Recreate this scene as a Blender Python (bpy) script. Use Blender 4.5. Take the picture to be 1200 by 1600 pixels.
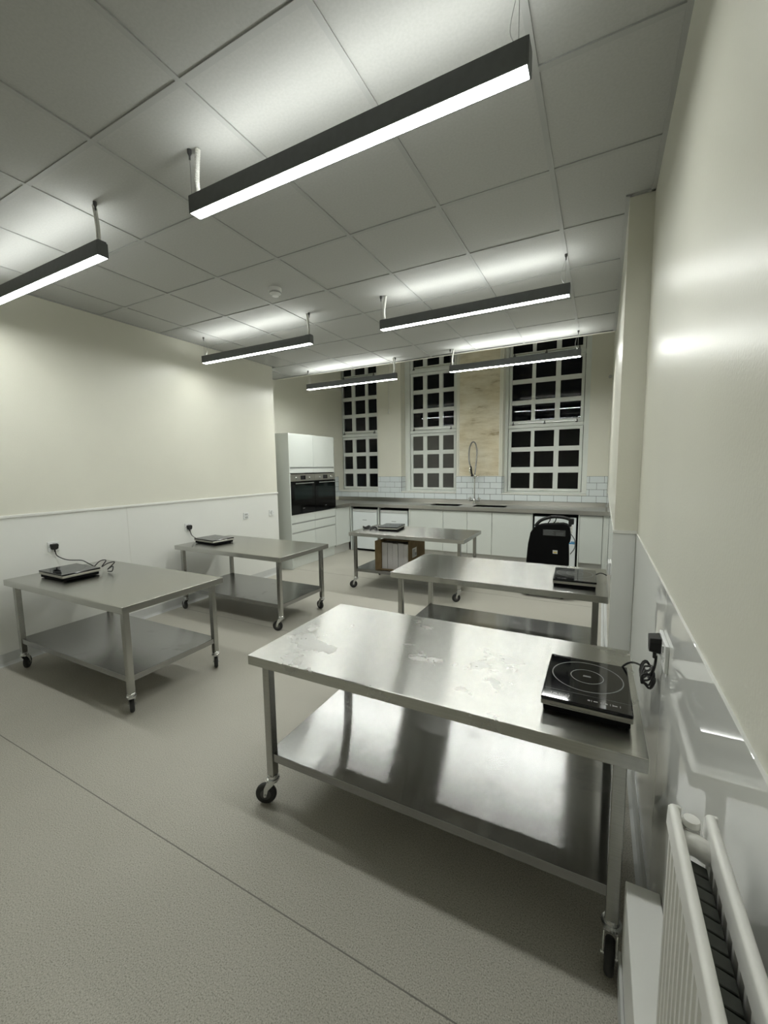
import bpy, bmesh, math, random
from mathutils import Vector, Matrix
random.seed(7)
for o in list(bpy.data.objects): bpy.data.objects.remove(o, do_unlink=True)
scene = bpy.context.scene
COL = scene.collection

# ------------------------------------------------------------------ camera
CAM_H = 1.5766
cd = bpy.data.cameras.new('camera'); cam = bpy.data.objects.new('camera', cd); COL.objects.link(cam)
cd.sensor_fit = 'HORIZONTAL'; cd.sensor_width = 36.0; cd.lens = 642.62 / 1200 * 36.0
cd.clip_start = 0.02; cd.clip_end = 100
right = Vector((0.88635, 0.46282, -0.0135)); up = Vector((-0.03845, 0.10263, 0.99398)); fwd = Vector((-0.46142, 0.88049, -0.10876))
cam.matrix_world = Matrix(((right.x, up.x, -fwd.x, 0), (right.y, up.y, -fwd.y, 0), (right.z, up.z, -fwd.z, CAM_H), (0, 0, 0, 1)))
scene.camera = cam

# ------------------------------------------------------------------ world (night) and exposure
w = bpy.data.worlds.new('night'); scene.world = w; w.use_nodes = True
w.node_tree.nodes['Background'].inputs[0].default_value = (0.010, 0.013, 0.018, 1)
w.node_tree.nodes['Background'].inputs[1].default_value = 0.03
scene.view_settings.view_transform = 'Standard'
try: scene.view_settings.look = 'None'
except Exception: pass
scene.view_settings.gamma = 1.0
scene.view_settings.use_curve_mapping = False
scene.view_settings.exposure = 0.0
LIGHT_DOWN, LIGHT_UP = 54.0, 12.0

# ------------------------------------------------------------------ main measures (metres)
CEIL = 3.04; XL = -4.267; XALC = -4.85; YALC = 4.71; XR = 0.21; YPIL = 2.81; XP0 = 0.09; XP1 = 0.115
YB = 7.22; YW = 7.43; YREAR = -1.5; HIGH = 4.1; CEDGE = 5.386; TOPZ = 0.7414

# ------------------------------------------------------------------ materials
def nt_mat(name):
    m = bpy.data.materials.new(name); m.use_nodes = True
    nt = m.node_tree; b = nt.nodes['Principled BSDF']
    return m, nt, b
def noise(nt, scale, detail=3, rough=.5, stretch=None, coord='Object'):
    tc = nt.nodes.new('ShaderNodeTexCoord'); n = nt.nodes.new('ShaderNodeTexNoise')
    n.inputs['Scale'].default_value = scale; n.inputs['Detail'].default_value = detail; n.inputs['Roughness'].default_value = rough
    if stretch:
        mp = nt.nodes.new('ShaderNodeMapping'); mp.inputs['Scale'].default_value = stretch
        nt.links.new(tc.outputs[coord], mp.inputs[0]); nt.links.new(mp.outputs[0], n.inputs[0])
    else: nt.links.new(tc.outputs[coord], n.inputs[0])
    return n.outputs[0]
def ramp(nt, src, stops):
    r = nt.nodes.new('ShaderNodeValToRGB'); cr = r.color_ramp
    while len(cr.elements) < len(stops): cr.elements.new(.5)
    for e, (p, c) in zip(cr.elements, stops):
        e.position = p; e.color = (c, c, c, 1) if not isinstance(c, tuple) else (*c, 1)
    nt.links.new(src, r.inputs[0]); return r.outputs[0]
def bump(nt, b, src, strength, dist=.001):
    n = nt.nodes.new('ShaderNodeBump'); n.inputs['Strength'].default_value = strength; n.inputs['Distance'].default_value = dist
    nt.links.new(src, n.inputs['Height']); nt.links.new(n.outputs[0], b.inputs['Normal'])
def plain(name, col, rough=.5, metal=0, spec=.5, mottled=0.06, scale=6, bmp=0, bscale=200, bdist=.0006):
    m, nt, b = nt_mat(name)
    b.inputs['Roughness'].default_value = rough; b.inputs['Metallic'].default_value = metal; b.inputs['Specular IOR Level'].default_value = spec
    lo = tuple(c * (1 - mottled) for c in col); hi = tuple(min(1, c * (1 + mottled)) for c in col)
    nt.links.new(ramp(nt, noise(nt, scale), [(.35, lo), (.65, hi)]), b.inputs['Base Color'])
    if bmp: bump(nt, b, noise(nt, bscale, 2), bmp, bdist)
    return m
def steel(name, tangent, rough=.26, aniso=.75, col=(.60, .60, .575), smear=True):
    m, nt, b = nt_mat(name)
    b.inputs['Metallic'].default_value = 1; b.inputs['Anisotropic'].default_value = aniso
    v = nt.nodes.new('ShaderNodeCombineXYZ')
    for i in range(3): v.inputs[i].default_value = tangent[i]
    nt.links.new(v.outputs[0], b.inputs['Tangent'])
    st = (3, 400, 400) if tangent[1] else (400, 400, 3)
    grain = noise(nt, 1.0, 2, .5, st)
    nt.links.new(ramp(nt, grain, [(.3, tuple(c * .93 for c in col)), (.7, tuple(min(1, c * 1.05) for c in col))]), b.inputs['Base Color'])
    if smear:
        s = noise(nt, 3.2, 5, .62)
        nt.links.new(ramp(nt, s, [(.30, rough * .93), (.48, rough), (.585, rough * 1.03), (.605, rough * 1.32), (.75, rough * 1.2)]), b.inputs['Roughness'])
    else: b.inputs['Roughness'].default_value = rough
    return m
M = {}
M['paint'] = plain('cream wall paint', (.745, .735, .645), .34, 0, .5, .02, 1.5, .4, 130, .0012)
M['panel'] = plain('white hygienic wall cladding', (.76, .77, .745), .018, 0, .5, .01, 1.2)
M['panel_left'] = plain('white satin wall cladding', (.82, .825, .79), .30, 0, .5, .012, 1.2)
M['white_trim'] = plain('white gloss paint', (.80, .80, .76), .3, 0, .5, .02)
M['window_white'] = plain('off white window paint', (.76, .79, .755), .35, 0, .5, .02)
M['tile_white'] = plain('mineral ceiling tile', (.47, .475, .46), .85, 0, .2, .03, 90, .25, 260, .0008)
M['tbar'] = plain('ceiling grid steel', (.42, .425, .415), .5, 0, .3, .02)
M['ceramic'] = plain('white glazed ceramic', (.72, .77, .78), .08, 0, .5, .02, 3)
M['grout'] = plain('dark grey grout', (.10, .11, .12), .9, 0, .2, .1, 60)
M['cabinet'] = plain('white gloss laminate', (.655, .685, .65), .16, 0, .5, .01, 2)
M['groove'] = plain('grey handle channel', (.36, .37, .36), .5, 0, .4, .02)
M['gap'] = plain('dark gap', (.015, .015, .015), .8)
M['plinth'] = plain('grey white plinth', (.52, .52, .49), .4, 0, .4, .03)
M['fridge'] = plain('white appliance enamel', (.76, .80, .81), .25, 0, .5, .01)
M['black_glass'] = plain('black glass', (.006, .006, .007), .05, 0, .5, .0)
M['black_plastic'] = plain('black plastic', (.012, .012, .012), .4, 0, .4, .1)
M['black_matte'] = plain('matte black plastic', (.005, .005, .0055), .7, 0, .08, .1)
M['rubber'] = plain('grey black rubber', (.03, .03, .029), .55, 0, .4, .15, 20)
M['spring'] = plain('dull steel spring', (.30, .30, .29), .35, .9)
M['hub'] = plain('dark grey wheel hub', (.09, .09, .088), .5)
M['chrome'] = plain('zinc plated steel', (.66, .67, .67), .22, 1, .5, .05, 20)
M['chrome_bright'] = plain('polished chrome', (.72, .72, .72), .12, 1, .5, .02)
M['silver'] = plain('silver plastic', (.40, .39, .35), .30, .85, .5, .03)
M['print'] = plain('pale grey print', (.34, .34, .34), .5, 0, .3, .0)
M['ring_print'] = plain('grey ring print', (.16, .17, .17), .4, 0, .3, .0)
M['housing'] = plain('dark grey powder coat', (.13, .138, .14), .45, 0, .4, .05, 30)
M['conduit'] = plain('white corrugated conduit', (.72, .72, .68), .5)
M['wire'] = plain('steel suspension wire', (.35, .35, .34), .35, .8)
M['grey_hook'] = plain('dark hook metal', (.10, .10, .10), .4, .6)
M['skirting'] = plain('pale grey coved vinyl', (.60, .61, .60), .45, 0, .4, .03)
M['seam'] = plain('vinyl weld rod', (.22, .21, .185), .6, 0, .3, .05, 60)
M['radiator'] = plain('white radiator enamel', (.87, .865, .83), .28, 0, .5, .01)
M['boxing'] = plain('white boxing board', (.92, .92, .89), .35, 0, .5, .01)
M['fins'] = plain('bare convector steel', (.10, .105, .095), .55, .5, .4, .15, 30)
M['socket'] = plain('white plastic', (.80, .81, .80), .28, 0, .5, .01)
M['socket_grey'] = plain('grey plastic', (.50, .51, .50), .35, 0, .5, .02)
M['cardboard'] = plain('brown cardboard', (.18, .128, .066), .8, 0, .2, .12, 14, .2, 120)
M['paper'] = plain('white card sleeve', (.47, .46, .46), .55, 0, .3, .03)
M['label_grey'] = plain('grey label', (.055, .055, .056), .5)
M['label_white'] = plain('white sticker', (.62, .62, .58), .5)
M['yellow'] = plain('yellow print', (.65, .45, .05), .5)
M['blue'] = plain('blue tape', (.04, .22, .42), .5)
M['bare_plaster'] = None
M['steel_top'] = steel('brushed stainless table top', (0, 1, .3), .25, 1.0, (.54, .54, .515))
M['steel_clean'] = steel('clean brushed stainless table top', (0, 1, .3), .25, 1.0, (.54, .54, .515), False)
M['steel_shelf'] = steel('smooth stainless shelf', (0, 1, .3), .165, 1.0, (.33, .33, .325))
M['steel_leg'] = steel('stainless square tube', (.5, .5, .02), .24, .4, (.42, .42, .40), False)
M['worktop'] = steel('brushed stainless worktop', (0, 1, .3), .30, .6, (.55, .54, .51))
M['sink_dark'] = steel('stainless sink bowl', (0, 1, .3), .35, .2, (.66, .66, .64), False)
def mat_floor():
    m, nt, b = nt_mat('speckled safety vinyl')
    b.inputs['Roughness'].default_value = .55; b.inputs['Specular IOR Level'].default_value = .35
    a = ramp(nt, noise(nt, 230, 3, .65), [(.36, (.27, .26, .22)), (.46, (.48, .46, .40)), (.56, (.53, .51, .45)), (.66, (.64, .62, .56))])
    big = ramp(nt, noise(nt, 1.3, 4, .6), [(.3, (.90, .90, .89)), (.7, (1.0, 1.0, 1.0))])
    mx = nt.nodes.new('ShaderNodeMix'); mx.data_type = 'RGBA'; mx.blend_type = 'MULTIPLY'; mx.inputs[0].default_value = 1
    nt.links.new(a, mx.inputs[6]); nt.links.new(big, mx.inputs[7]); nt.links.new(mx.outputs[2], b.inputs['Base Color'])
    bump(nt, b, noise(nt, 300, 2), .10, .0005)
    return m
M['floor'] = mat_floor()
def mat_plaster():
    m, nt, b = nt_mat('stained bare plaster')
    b.inputs['Roughness'].default_value = .8
    s = noise(nt, 1.0, 6, .65, (2.2, 1, 9)); big = noise(nt, 2.2, 4, .6)
    c1 = ramp(nt, s, [(.31, (.36, .29, .18)), (.42, (.64, .58, .43)), (.60, (.76, .71, .57)), (.80, (.80, .76, .63))])
    c2 = ramp(nt, big, [(.3, (.93, .89, .80)), (.6, (1, 1, 1))])
    mx = nt.nodes.new('ShaderNodeMix'); mx.data_type = 'RGBA'; mx.blend_type = 'MULTIPLY'; mx.inputs[0].default_value = 1
    nt.links.new(c1, mx.inputs[6]); nt.links.new(c2, mx.inputs[7]); nt.links.new(mx.outputs[2], b.inputs['Base Color'])
    bump(nt, b, s, .4, .003); return m
M['bare_plaster'] = mat_plaster()
def mat_emit(name, col, s):
    m = bpy.data.materials.new(name); m.use_nodes = True; nt = m.node_tree
    nt.nodes.remove(nt.nodes['Principled BSDF']); e = nt.nodes.new('ShaderNodeEmission')
    e.inputs[0].default_value = (*col, 1); e.inputs[1].default_value = s
    nt.links.new(e.outputs[0], nt.nodes['Material Output'].inputs[0]); return m
ROW_POWER = (1.15, .92, 2.05)      # output of the three rows of fittings, front to back
for i_, k_ in enumerate(ROW_POWER):
    M['lamp_down%d' % i_] = mat_emit('lit opal diffuser', (.975, 1.0, .955), LIGHT_DOWN * k_)
    M['lamp_up%d' % i_] = mat_emit('lit upper diffuser', (.975, 1.0, .955), LIGHT_UP * (1.0, 1.2, 1.8)[i_])
def mat_glass(name, diffuse=0.0):
    m = bpy.data.materials.new(name); m.use_nodes = True; nt = m.node_tree
    nt.nodes.remove(nt.nodes['Principled BSDF']); out = nt.nodes['Material Output']
    tr = nt.nodes.new('ShaderNodeBsdfTransparent'); gl = nt.nodes.new('ShaderNodeBsdfGlossy'); gl.inputs['Roughness'].default_value = .01
    lw = nt.nodes.new('ShaderNodeFresnel'); lw.inputs[0].default_value = 1.33
    mx = nt.nodes.new('ShaderNodeMixShader'); nt.links.new(lw.outputs[0], mx.inputs[0]); nt.links.new(tr.outputs[0], mx.inputs[1]); nt.links.new(gl.outputs[0], mx.inputs[2])
    last = mx.outputs[0]
    if diffuse:
        df = nt.nodes.new('ShaderNodeBsdfDiffuse'); n = nt.nodes.new('ShaderNodeTexNoise'); n.inputs['Scale'].default_value = 3
        r = ramp(nt, n.outputs[0], [(.3, (.13, .13, .12)), (.7, (.20, .195, .18))]); nt.links.new(r, df.inputs[0])
        m2 = nt.nodes.new('ShaderNodeMixShader'); m2.inputs[0].default_value = diffuse
        nt.links.new(last, m2.inputs[1]); nt.links.new(df.outputs[0], m2.inputs[2]); last = m2.outputs[0]
    nt.links.new(last, out.inputs[0]); return m
M['glass'] = mat_glass('window glass')
M['glass_grey'] = mat_glass('window glass with grey film', .42)  # mottled grey diffuse mixed into the clear glass, middle window's lower panes

# ------------------------------------------------------------------ mesh helpers
class MB:
    def __init__(s): s.bm = bmesh.new()
    def box(s, x0, x1, y0, y1, z0, z1):
        v = [s.bm.verts.new(p) for p in ((x0, y0, z0), (x1, y0, z0), (x1, y1, z0), (x0, y1, z0), (x0, y0, z1), (x1, y0, z1), (x1, y1, z1), (x0, y1, z1))]
        for f in ((0, 3, 2, 1), (4, 5, 6, 7), (0, 1, 5, 4), (1, 2, 6, 5), (2, 3, 7, 6), (3, 0, 4, 7)): s.bm.faces.new([v[i] for i in f])
        return s
    def hexa(s, lo, hi):
        v = [s.bm.verts.new(p) for p in list(lo) + list(hi)]
        for f in ((0, 3, 2, 1), (4, 5, 6, 7), (0, 1, 5, 4), (1, 2, 6, 5), (2, 3, 7, 6), (3, 0, 4, 7)): s.bm.faces.new([v[i] for i in f])
        return s
    def prism(s, pts, d0, d1, axis='y', taper=1.0):
        def pt(a, b, d):
            return {'y': (a, d, b), 'x': (d, a, b), 'z': (a, b, d)}[axis]
        ca = sum(p[0] for p in pts) / len(pts); cb = sum(p[1] for p in pts) / len(pts)
        A = [s.bm.verts.new(pt(a, b, d0)) for a, b in pts]
        B = [s.bm.verts.new(pt(ca + (a - ca) * taper, cb + (b - cb) * taper, d1)) for a, b in pts]
        n = len(pts)
        for i in range(n): s.bm.faces.new((A[i], A[(i + 1) % n], B[(i + 1) % n], B[i]))
        s.bm.faces.new(A[::-1]); s.bm.faces.new(B); return s
    def lathe(s, prof, c=(0, 0, 0), axis='z', n=20):
        # prof: list of (radius, height)
        rings = []
        for r, h in prof:
            ring = []
            for k in range(n):
                a = 2 * math.pi * k / n; u, v = r * math.cos(a), r * math.sin(a)
                p = {'z': (u, v, h), 'y': (u, h, v), 'x': (h, u, v)}[axis]
                ring.append(s.bm.verts.new((p[0] + c[0], p[1] + c[1], p[2] + c[2])))
            rings.append(ring)
        for a, b in zip(rings, rings[1:]):
            for k in range(n): s.bm.faces.new((a[k], a[(k + 1) % n], b[(k + 1) % n], b[k]))
        if prof[0][0] > 1e-6: s.bm.faces.new(rings[0][::-1])
        if prof[-1][0] > 1e-6: s.bm.faces.new(rings[-1])
        return s
    def tube(s, pts, r, n=8, smooth=6, ridges=None):
        P = [Vector(p) for p in pts]
        if smooth and len(P) > 2:
            Q = []
            for i in range(len(P) - 1):
                a, b, c, d = P[max(i - 1, 0)], P[i], P[i + 1], P[min(i + 2, len(P) - 1)]
                for k in range(smooth):
                    t = k / smooth
                    Q.append(.5 * ((2 * b) + (c - a) * t + (2 * a - 5 * b + 4 * c - d) * t * t + (3 * b - a - 3 * c + d) * t ** 3))
            Q.append(P[-1]); P = Q
        rings = []; prev = None
        for i, p in enumerate(P):
            d = (P[min(i + 1, len(P) - 1)] - P[max(i - 1, 0)]).normalized()
            u = prev - d * prev.dot(d) if prev is not None else Vector((0, 0, 1)).cross(d)
            if u.length < 1e-4: u = Vector((1, 0, 0)).cross(d)
            u.normalize(); v = d.cross(u); prev = u
            rr = r if not ridges else r * (1 + ridges * (1 if i % 2 else -1))
            rings.append([s.bm.verts.new(p + (u * math.cos(2 * math.pi * k / n) + v * math.sin(2 * math.pi * k / n)) * rr) for k in range(n)])
        for a, b in zip(rings, rings[1:]):
            for k in range(n): s.bm.faces.new((a[k], a[(k + 1) % n], b[(k + 1) % n], b[k]))
        s.bm.faces.new(rings[0][::-1]); s.bm.faces.new(rings[-1]); return s
    def ring(s, c, r0, r1, z0, z1, n=48):
        R = []
        for r, z in ((r0, z0), (r1, z0), (r1, z1), (r0, z1)):
            R.append([s.bm.verts.new((c[0] + r * math.cos(2 * math.pi * k / n), c[1] + r * math.sin(2 * math.pi * k / n), z)) for k in range(n)])
        for i in range(4):
            a, b = R[i], R[(i + 1) % 4]
            for k in range(n): s.bm.faces.new((a[k], a[(k + 1) % n], b[(k + 1) % n], b[k]))
        return s
    def mesh(s, name, mat, bevel=0, smooth=False, segs=2):
        bm = s.bm
        bmesh.ops.recalc_face_normals(bm, faces=bm.faces)
        if bevel:
            ed = [e for e in bm.edges if len(e.link_faces) == 2 and e.calc_face_angle(0) > .5]
            bmesh.ops.bevel(bm, geom=ed, offset=bevel, segments=segs, affect='EDGES', profile=.5, clamp_overlap=True)
        me = bpy.data.meshes.new(name); bm.to_mesh(me); bm.free(); me.materials.append(M[mat] if isinstance(mat, str) else mat)
        if smooth:
            for p in me.polygons: p.use_smooth = True
            try: me.set_sharp_from_angle(angle=math.radians(40))
            except Exception: pass
        return me
    def build(s, name, mat, parent=None, bevel=0, smooth=False, segs=2, loc=None):
        o = bpy.data.objects.new(name, s.mesh(name, mat, bevel, smooth, segs)); COL.objects.link(o)
        if parent: o.parent = parent
        if loc: o.location = loc
        return o
def link(name, me, parent=None, loc=(0, 0, 0), rz=0):
    o = bpy.data.objects.new(name, me); COL.objects.link(o); o.parent = parent; o.location = loc; o.rotation_euler = (0, 0, rz); return o
def tag(o, label=None, cat=None, group=None, kind=None):
    if label: o['label'] = label
    if cat: o['category'] = cat
    if group: o['group'] = group
    if kind: o['kind'] = kind
    return o
def empty(name, loc=(0, 0, 0), rz=0):
    o = bpy.data.objects.new(name, None); COL.objects.link(o); o.location = loc; o.rotation_euler = (0, 0, rz); o.empty_display_size = .1; return o
def copy_tree(o, parent=None):
    c = o.copy(); COL.objects.link(c); c.parent = parent
    for ch in list(o.children): copy_tree(ch, c)
    return c

# ================================================================== SETTING
fl = MB().box(-5.2, .6, YREAR - .2, 7.8, -.12, 0).build('floor', 'floor'); tag(fl, 'speckled beige grey vinyl floor with welded seams', None, None, 'structure')
for y in (.975, 2.975, 4.975): MB().box(XL + .02, XP0 - .02 if y > 2.9 else .10, y - .0022, y + .0022, -.004, .0006).build('floor_seam', 'seam', fl)

# left wall: main face and the recess the tall units stand in
wl = MB().box(XL - .6, XL, YREAR, YALC, -.1, HIGH).box(XALC - .3, XALC, YALC, YB + .3, -.1, HIGH).build('wall_left', 'paint'); tag(wl, 'cream painted left wall with a recess at the far end', None, None, 'structure')
pan = []
for a, b in ((YREAR, 2.481), (2.486, YALC - .003)):
    MB().box(XL - .004, XL + .006, a, b, .09, 1.205).build('wall_panel', 'panel_left', wl, .001)
MB().box(XL + .002, XL + .0075, 2.479, 2.488, .09, 1.205).build('panel_joint', 'white_trim', wl)
t = MB().box(XL, XL + .018, YREAR, YALC, 1.203, 1.226).build('trim_1', 'white_trim', None, .004); tag(t, 'white dado rail along the left wall', None, None, 'structure')
def skirting(name, pts, label, h=.10):
    # coved skirting: profile swept along straight run from a to b, n = direction into the room
    m = MB()
    for (ax, ay), (bx, by), (nx, ny) in pts:
        prof = [(0, 0), (.03, 0), (.016, .006), (.009, .022), (.007, h), (0, h)]
        A = [m.bm.verts.new((ax + nx * d, ay + ny * d, z)) for d, z in prof]; B = [m.bm.verts.new((bx + nx * d, by + ny * d, z)) for d, z in prof]
        for i in range(len(prof)): m.bm.faces.new((A[i], A[(i + 1) % 6], B[(i + 1) % 6], B[i]))
        m.bm.faces.new(A[::-1]); m.bm.faces.new(B)
    o = m.build(name, 'skirting'); tag(o, label, None, None, 'structure'); return o
skirting('baseboard_left', [((XL + .001, YREAR), (XL + .001, YALC), (1, 0))], 'pale coved vinyl skirting along the left wall')

# right wall, pilaster and far section
wr = MB().box(XR, XR + .5, YREAR, YPIL, -.1, HIGH)
wr.hexa([(XP0, YPIL, -.1), (XR + .5, YPIL, -.1), (XR + .5, YB + .3, -.1), (XP1, YB + .3, -.1)], [(XP0, YPIL, HIGH), (XR + .5, YPIL, HIGH), (XR + .5, YB + .3, HIGH), (XP1, YB + .3, HIGH)])
wr = wr.build('wall_right', 'paint'); tag(wr, 'cream painted right wall stepping out at a pilaster', None, None, 'structure')
DR = 1.168
for a, b in ((YREAR, 1.540), (1.544, YPIL - .007)):
    MB().box(XR - .006, XR + .003, a, b, .09, DR).build('wall_panel', 'panel', wr, .001)
MB().box(XP0 - .005, XR - .007, YPIL - .006, YPIL + .003, .09, DR).build('wall_panel', 'panel', wr, .001)
slope = (XP1 - XP0) / (YB + .3 - YPIL)
def xp(y): return XP0 + slope * (y - YPIL)
MB().hexa([(XP0 - .005, YPIL, .09), (XP0 + .003, YPIL, .09), (xp(6.55) + .003, 6.55, .09), (xp(6.55) - .005, 6.55, .09)],
          [(XP0 - .005, YPIL, DR), (XP0 + .003, YPIL, DR), (xp(6.55) + .003, 6.55, DR), (xp(6.55) - .005, 6.55, DR)]).build('wall_panel', 'panel', wr)
t = MB().box(XP0 - .008, XR - .002, YPIL - .012, YPIL - .0005, DR - .004, DR + .014).build('trim_2', 'white_trim', None, .002); tag(t, 'white capping strip on the pilaster above the cladding', None, None, 'structure')
skirting('baseboard_right', [((XR - .001, 1.32), (XR - .001, YPIL), (-1, 0)), ((XP0 + .001, YPIL), (XR, YPIL - .0), (0, -1)), ((XP0 - .001, YPIL), (xp(6.55) - .001, 6.55), (-1, 0))], 'pale coved vinyl skirting along the right wall')

wk = MB().box(-5.2, .8, YREAR - .3, YREAR, -.1, HIGH).build('wall_rear', 'paint'); tag(wk, 'cream wall behind the photographer', None, None, 'structure')

# back wall: band, piers between the windows, lintel
OPEN = [(XALC, -3.902), (-3.395, -2.296), (-1.490, -.178)]
SILL = 1.082; WTOP = 3.95
b = MB().box(XALC - .3, XP1 + .5, YB, YB + .35, -.1, SILL).box(XALC - .3, XP1 + .5, YB, YB + .35, WTOP, HIGH)
for a, c in ((-3.902, -3.395), (-2.296, -1.490), (-.178, XP1 + .5)): b.box(a, c, YB, YB + .35, SILL, WTOP)
wb = b.build('wall_back', 'paint'); tag(wb, 'back wall with cream piers between three tall windows', None, None, 'structure')
MB().box(-2.240, -1.545, YB - .006, YB + .004, 1.402, 3.93).build('bare_plaster', 'bare_plaster', wb)
for x in (-2.268, -1.532): MB().box(x - .012, x + .012, YB - .012, YB + .003, 1.402, 3.93).build('plaster_bead', 'paint', wb)
# metro tiles
TW, TH, G = .2015, .0985, .0045
tile_cache = {}
def tile(x0, x1, z0, z1, face='front', px=0):
    w_, h_ = round(x1 - x0, 4), round(z1 - z0, 4)
    k = (w_, h_, face)
    if k not in tile_cache:
        m = MB()
        if face == 'front': m.box(0, w_, -.009, 0, 0, h_)
        else: m.box(0, .009, 0, w_, 0, h_)
        tile_cache[k] = m.mesh('wall_tile', 'ceramic', .0018, False, 1)
    link('wall_tile', tile_cache[k], wb, (x0, YB - .001, z0) if face == 'front' else (px, x0, z0))
Z0 = .977
MB().box(XALC + .001, XP1 - .001, YB - .005, YB + .002, .90, Z0 + .103).build('grout_bed', 'grout', wb)
J0 = -1.478
def course(x0, x1, z, off):
    k = math.floor((x0 - J0 - off) / (TW + G)); x = J0 + off + k * (TW + G)
    while x < x1 - .012:
        a, c = max(x + G / 2, x0 + .001), min(x + TW + G / 2, x1 - .001)
        if c - a > .014: tile(a, c, z, z + TH)
        x += TW + G
course(XALC, XP1 - .004, Z0, 0)
for a, c in ((-3.902, -3.395), (-2.296, -1.490), (-.178, XP1 - .004)):
    MB().box(a, c, YB - .005, YB + .002, Z0 + .103, Z0 + .412).build('grout_bed', 'grout', wb)
    for r in range(3): course(a, c, Z0 + .1035 + r * .1032, (.103 if r % 2 == 0 else 0))
for px in (-3.395, -1.490):                                   # tiled reveals facing the camera
    MB().box(px - .002, px + .005, YB, YW - .03, SILL + .004, Z0 + .412).build('grout_bed', 'grout', wb)
    for r in range(3): tile(YB + .002, YW - .036, Z0 + .1035 + r * .1032, Z0 + .1035 + r * .1032 + TH, 'side', px + .001)
MB().box(XALC - .002, XALC + .005, 6.62, YB - .001, .978, Z0 + .412).build('grout_bed', 'grout', wb)
for r in range(4):
    y = 6.64 - (.1 if r % 2 else 0)
    while y < YB - .02:
        a, c = max(y, 6.63), min(y + TW, YB - .012)
        if c - a > .02: tile(a, c, Z0 + r * .1033, Z0 + r * .1033 + TH, 'side', XALC + .001)
        y += TW + G

# ceiling grid and tiles
GX, GY = -.271, 1.186
xs = [GX + .6] + [GX - .6 * i for i in range(9)]; ys = [GY + .6 * j for j in range(-5, 8)]
c = MB()
BW = .012
for x in xs[1:]:
    if x > XL: c.box(x - BW, x + BW, YREAR, CEDGE, CEIL, CEIL + .03)
    elif x > XALC: c.box(x - BW, x + BW, YALC, CEDGE, CEIL, CEIL + .03)
for y in ys:
    if y > YREAR: c.box(XL if y < YALC else XALC, XR if y < YPIL else XP0, y - BW, y + BW, CEIL + .0005, CEIL + .0295)
c.box(XL, XL + .02, YREAR, YALC, CEIL - .001, CEIL + .03).box(XR - .02, XR, YREAR, YPIL, CEIL - .001, CEIL + .03)
c.box(XP0 - .02, XP0 + .01, YPIL - .02, CEDGE, CEIL - .001, CEIL + .03).box(XP0, XR, YPIL - .02, YPIL, CEIL - .001, CEIL + .03)
c.box(XALC, XALC + .02, YALC, CEDGE, CEIL - .001, CEIL + .03).box(XALC, XL, YALC, YALC + .02, CEIL - .001, CEIL + .03)
c.box(XALC, XP0 + .01, CEDGE - .012, CEDGE + .004, CEIL - .002, CEIL + .04)
ce = c.build('ceiling', 'tbar'); tag(ce, 'suspended ceiling grid of square white tiles', None, None, 'structure')
tc_ = {}
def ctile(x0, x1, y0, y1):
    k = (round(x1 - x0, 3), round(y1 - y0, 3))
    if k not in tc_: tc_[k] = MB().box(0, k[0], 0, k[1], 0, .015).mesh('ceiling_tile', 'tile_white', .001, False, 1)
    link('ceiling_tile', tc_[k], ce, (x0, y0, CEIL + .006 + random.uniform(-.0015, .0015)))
yy = [YREAR] + [y for y in ys if y > YREAR + .02]; xx = sorted([x for x in xs if XL < x < XR] + [XL, XR])
for j in range(len(yy) - 1):
    y0, y1 = yy[j], yy[j + 1]
    for i in range(len(xx) - 1):
        x0, x1 = xx[i], xx[i + 1]
        if y1 > YPIL and x1 > XP0: x1 = XR if y0 < YPIL - .1 else XP0
        ctile(x0 + .003, x1 - .003, y0 + .003, y1 - .003)
ctile(XALC + .003, -4.471 - .003, 4.786, CEDGE - .003); ctile(-4.471 + .003, XL, 4.786, CEDGE - .003)
t = MB().box(XALC, XP0, CEDGE + .005, CEDGE + .06, CEIL + .002, HIGH).build('trim_3', 'paint'); tag(t, 'upstand closing the suspended ceiling edge before the windows', None, None, 'structure')
t = MB().box(-5.2, .7, YREAR - .2, 7.7, HIGH, HIGH + .1).build('ceiling', 'paint'); tag(t, 'original plaster ceiling above the windows', None, None, 'structure')

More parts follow.
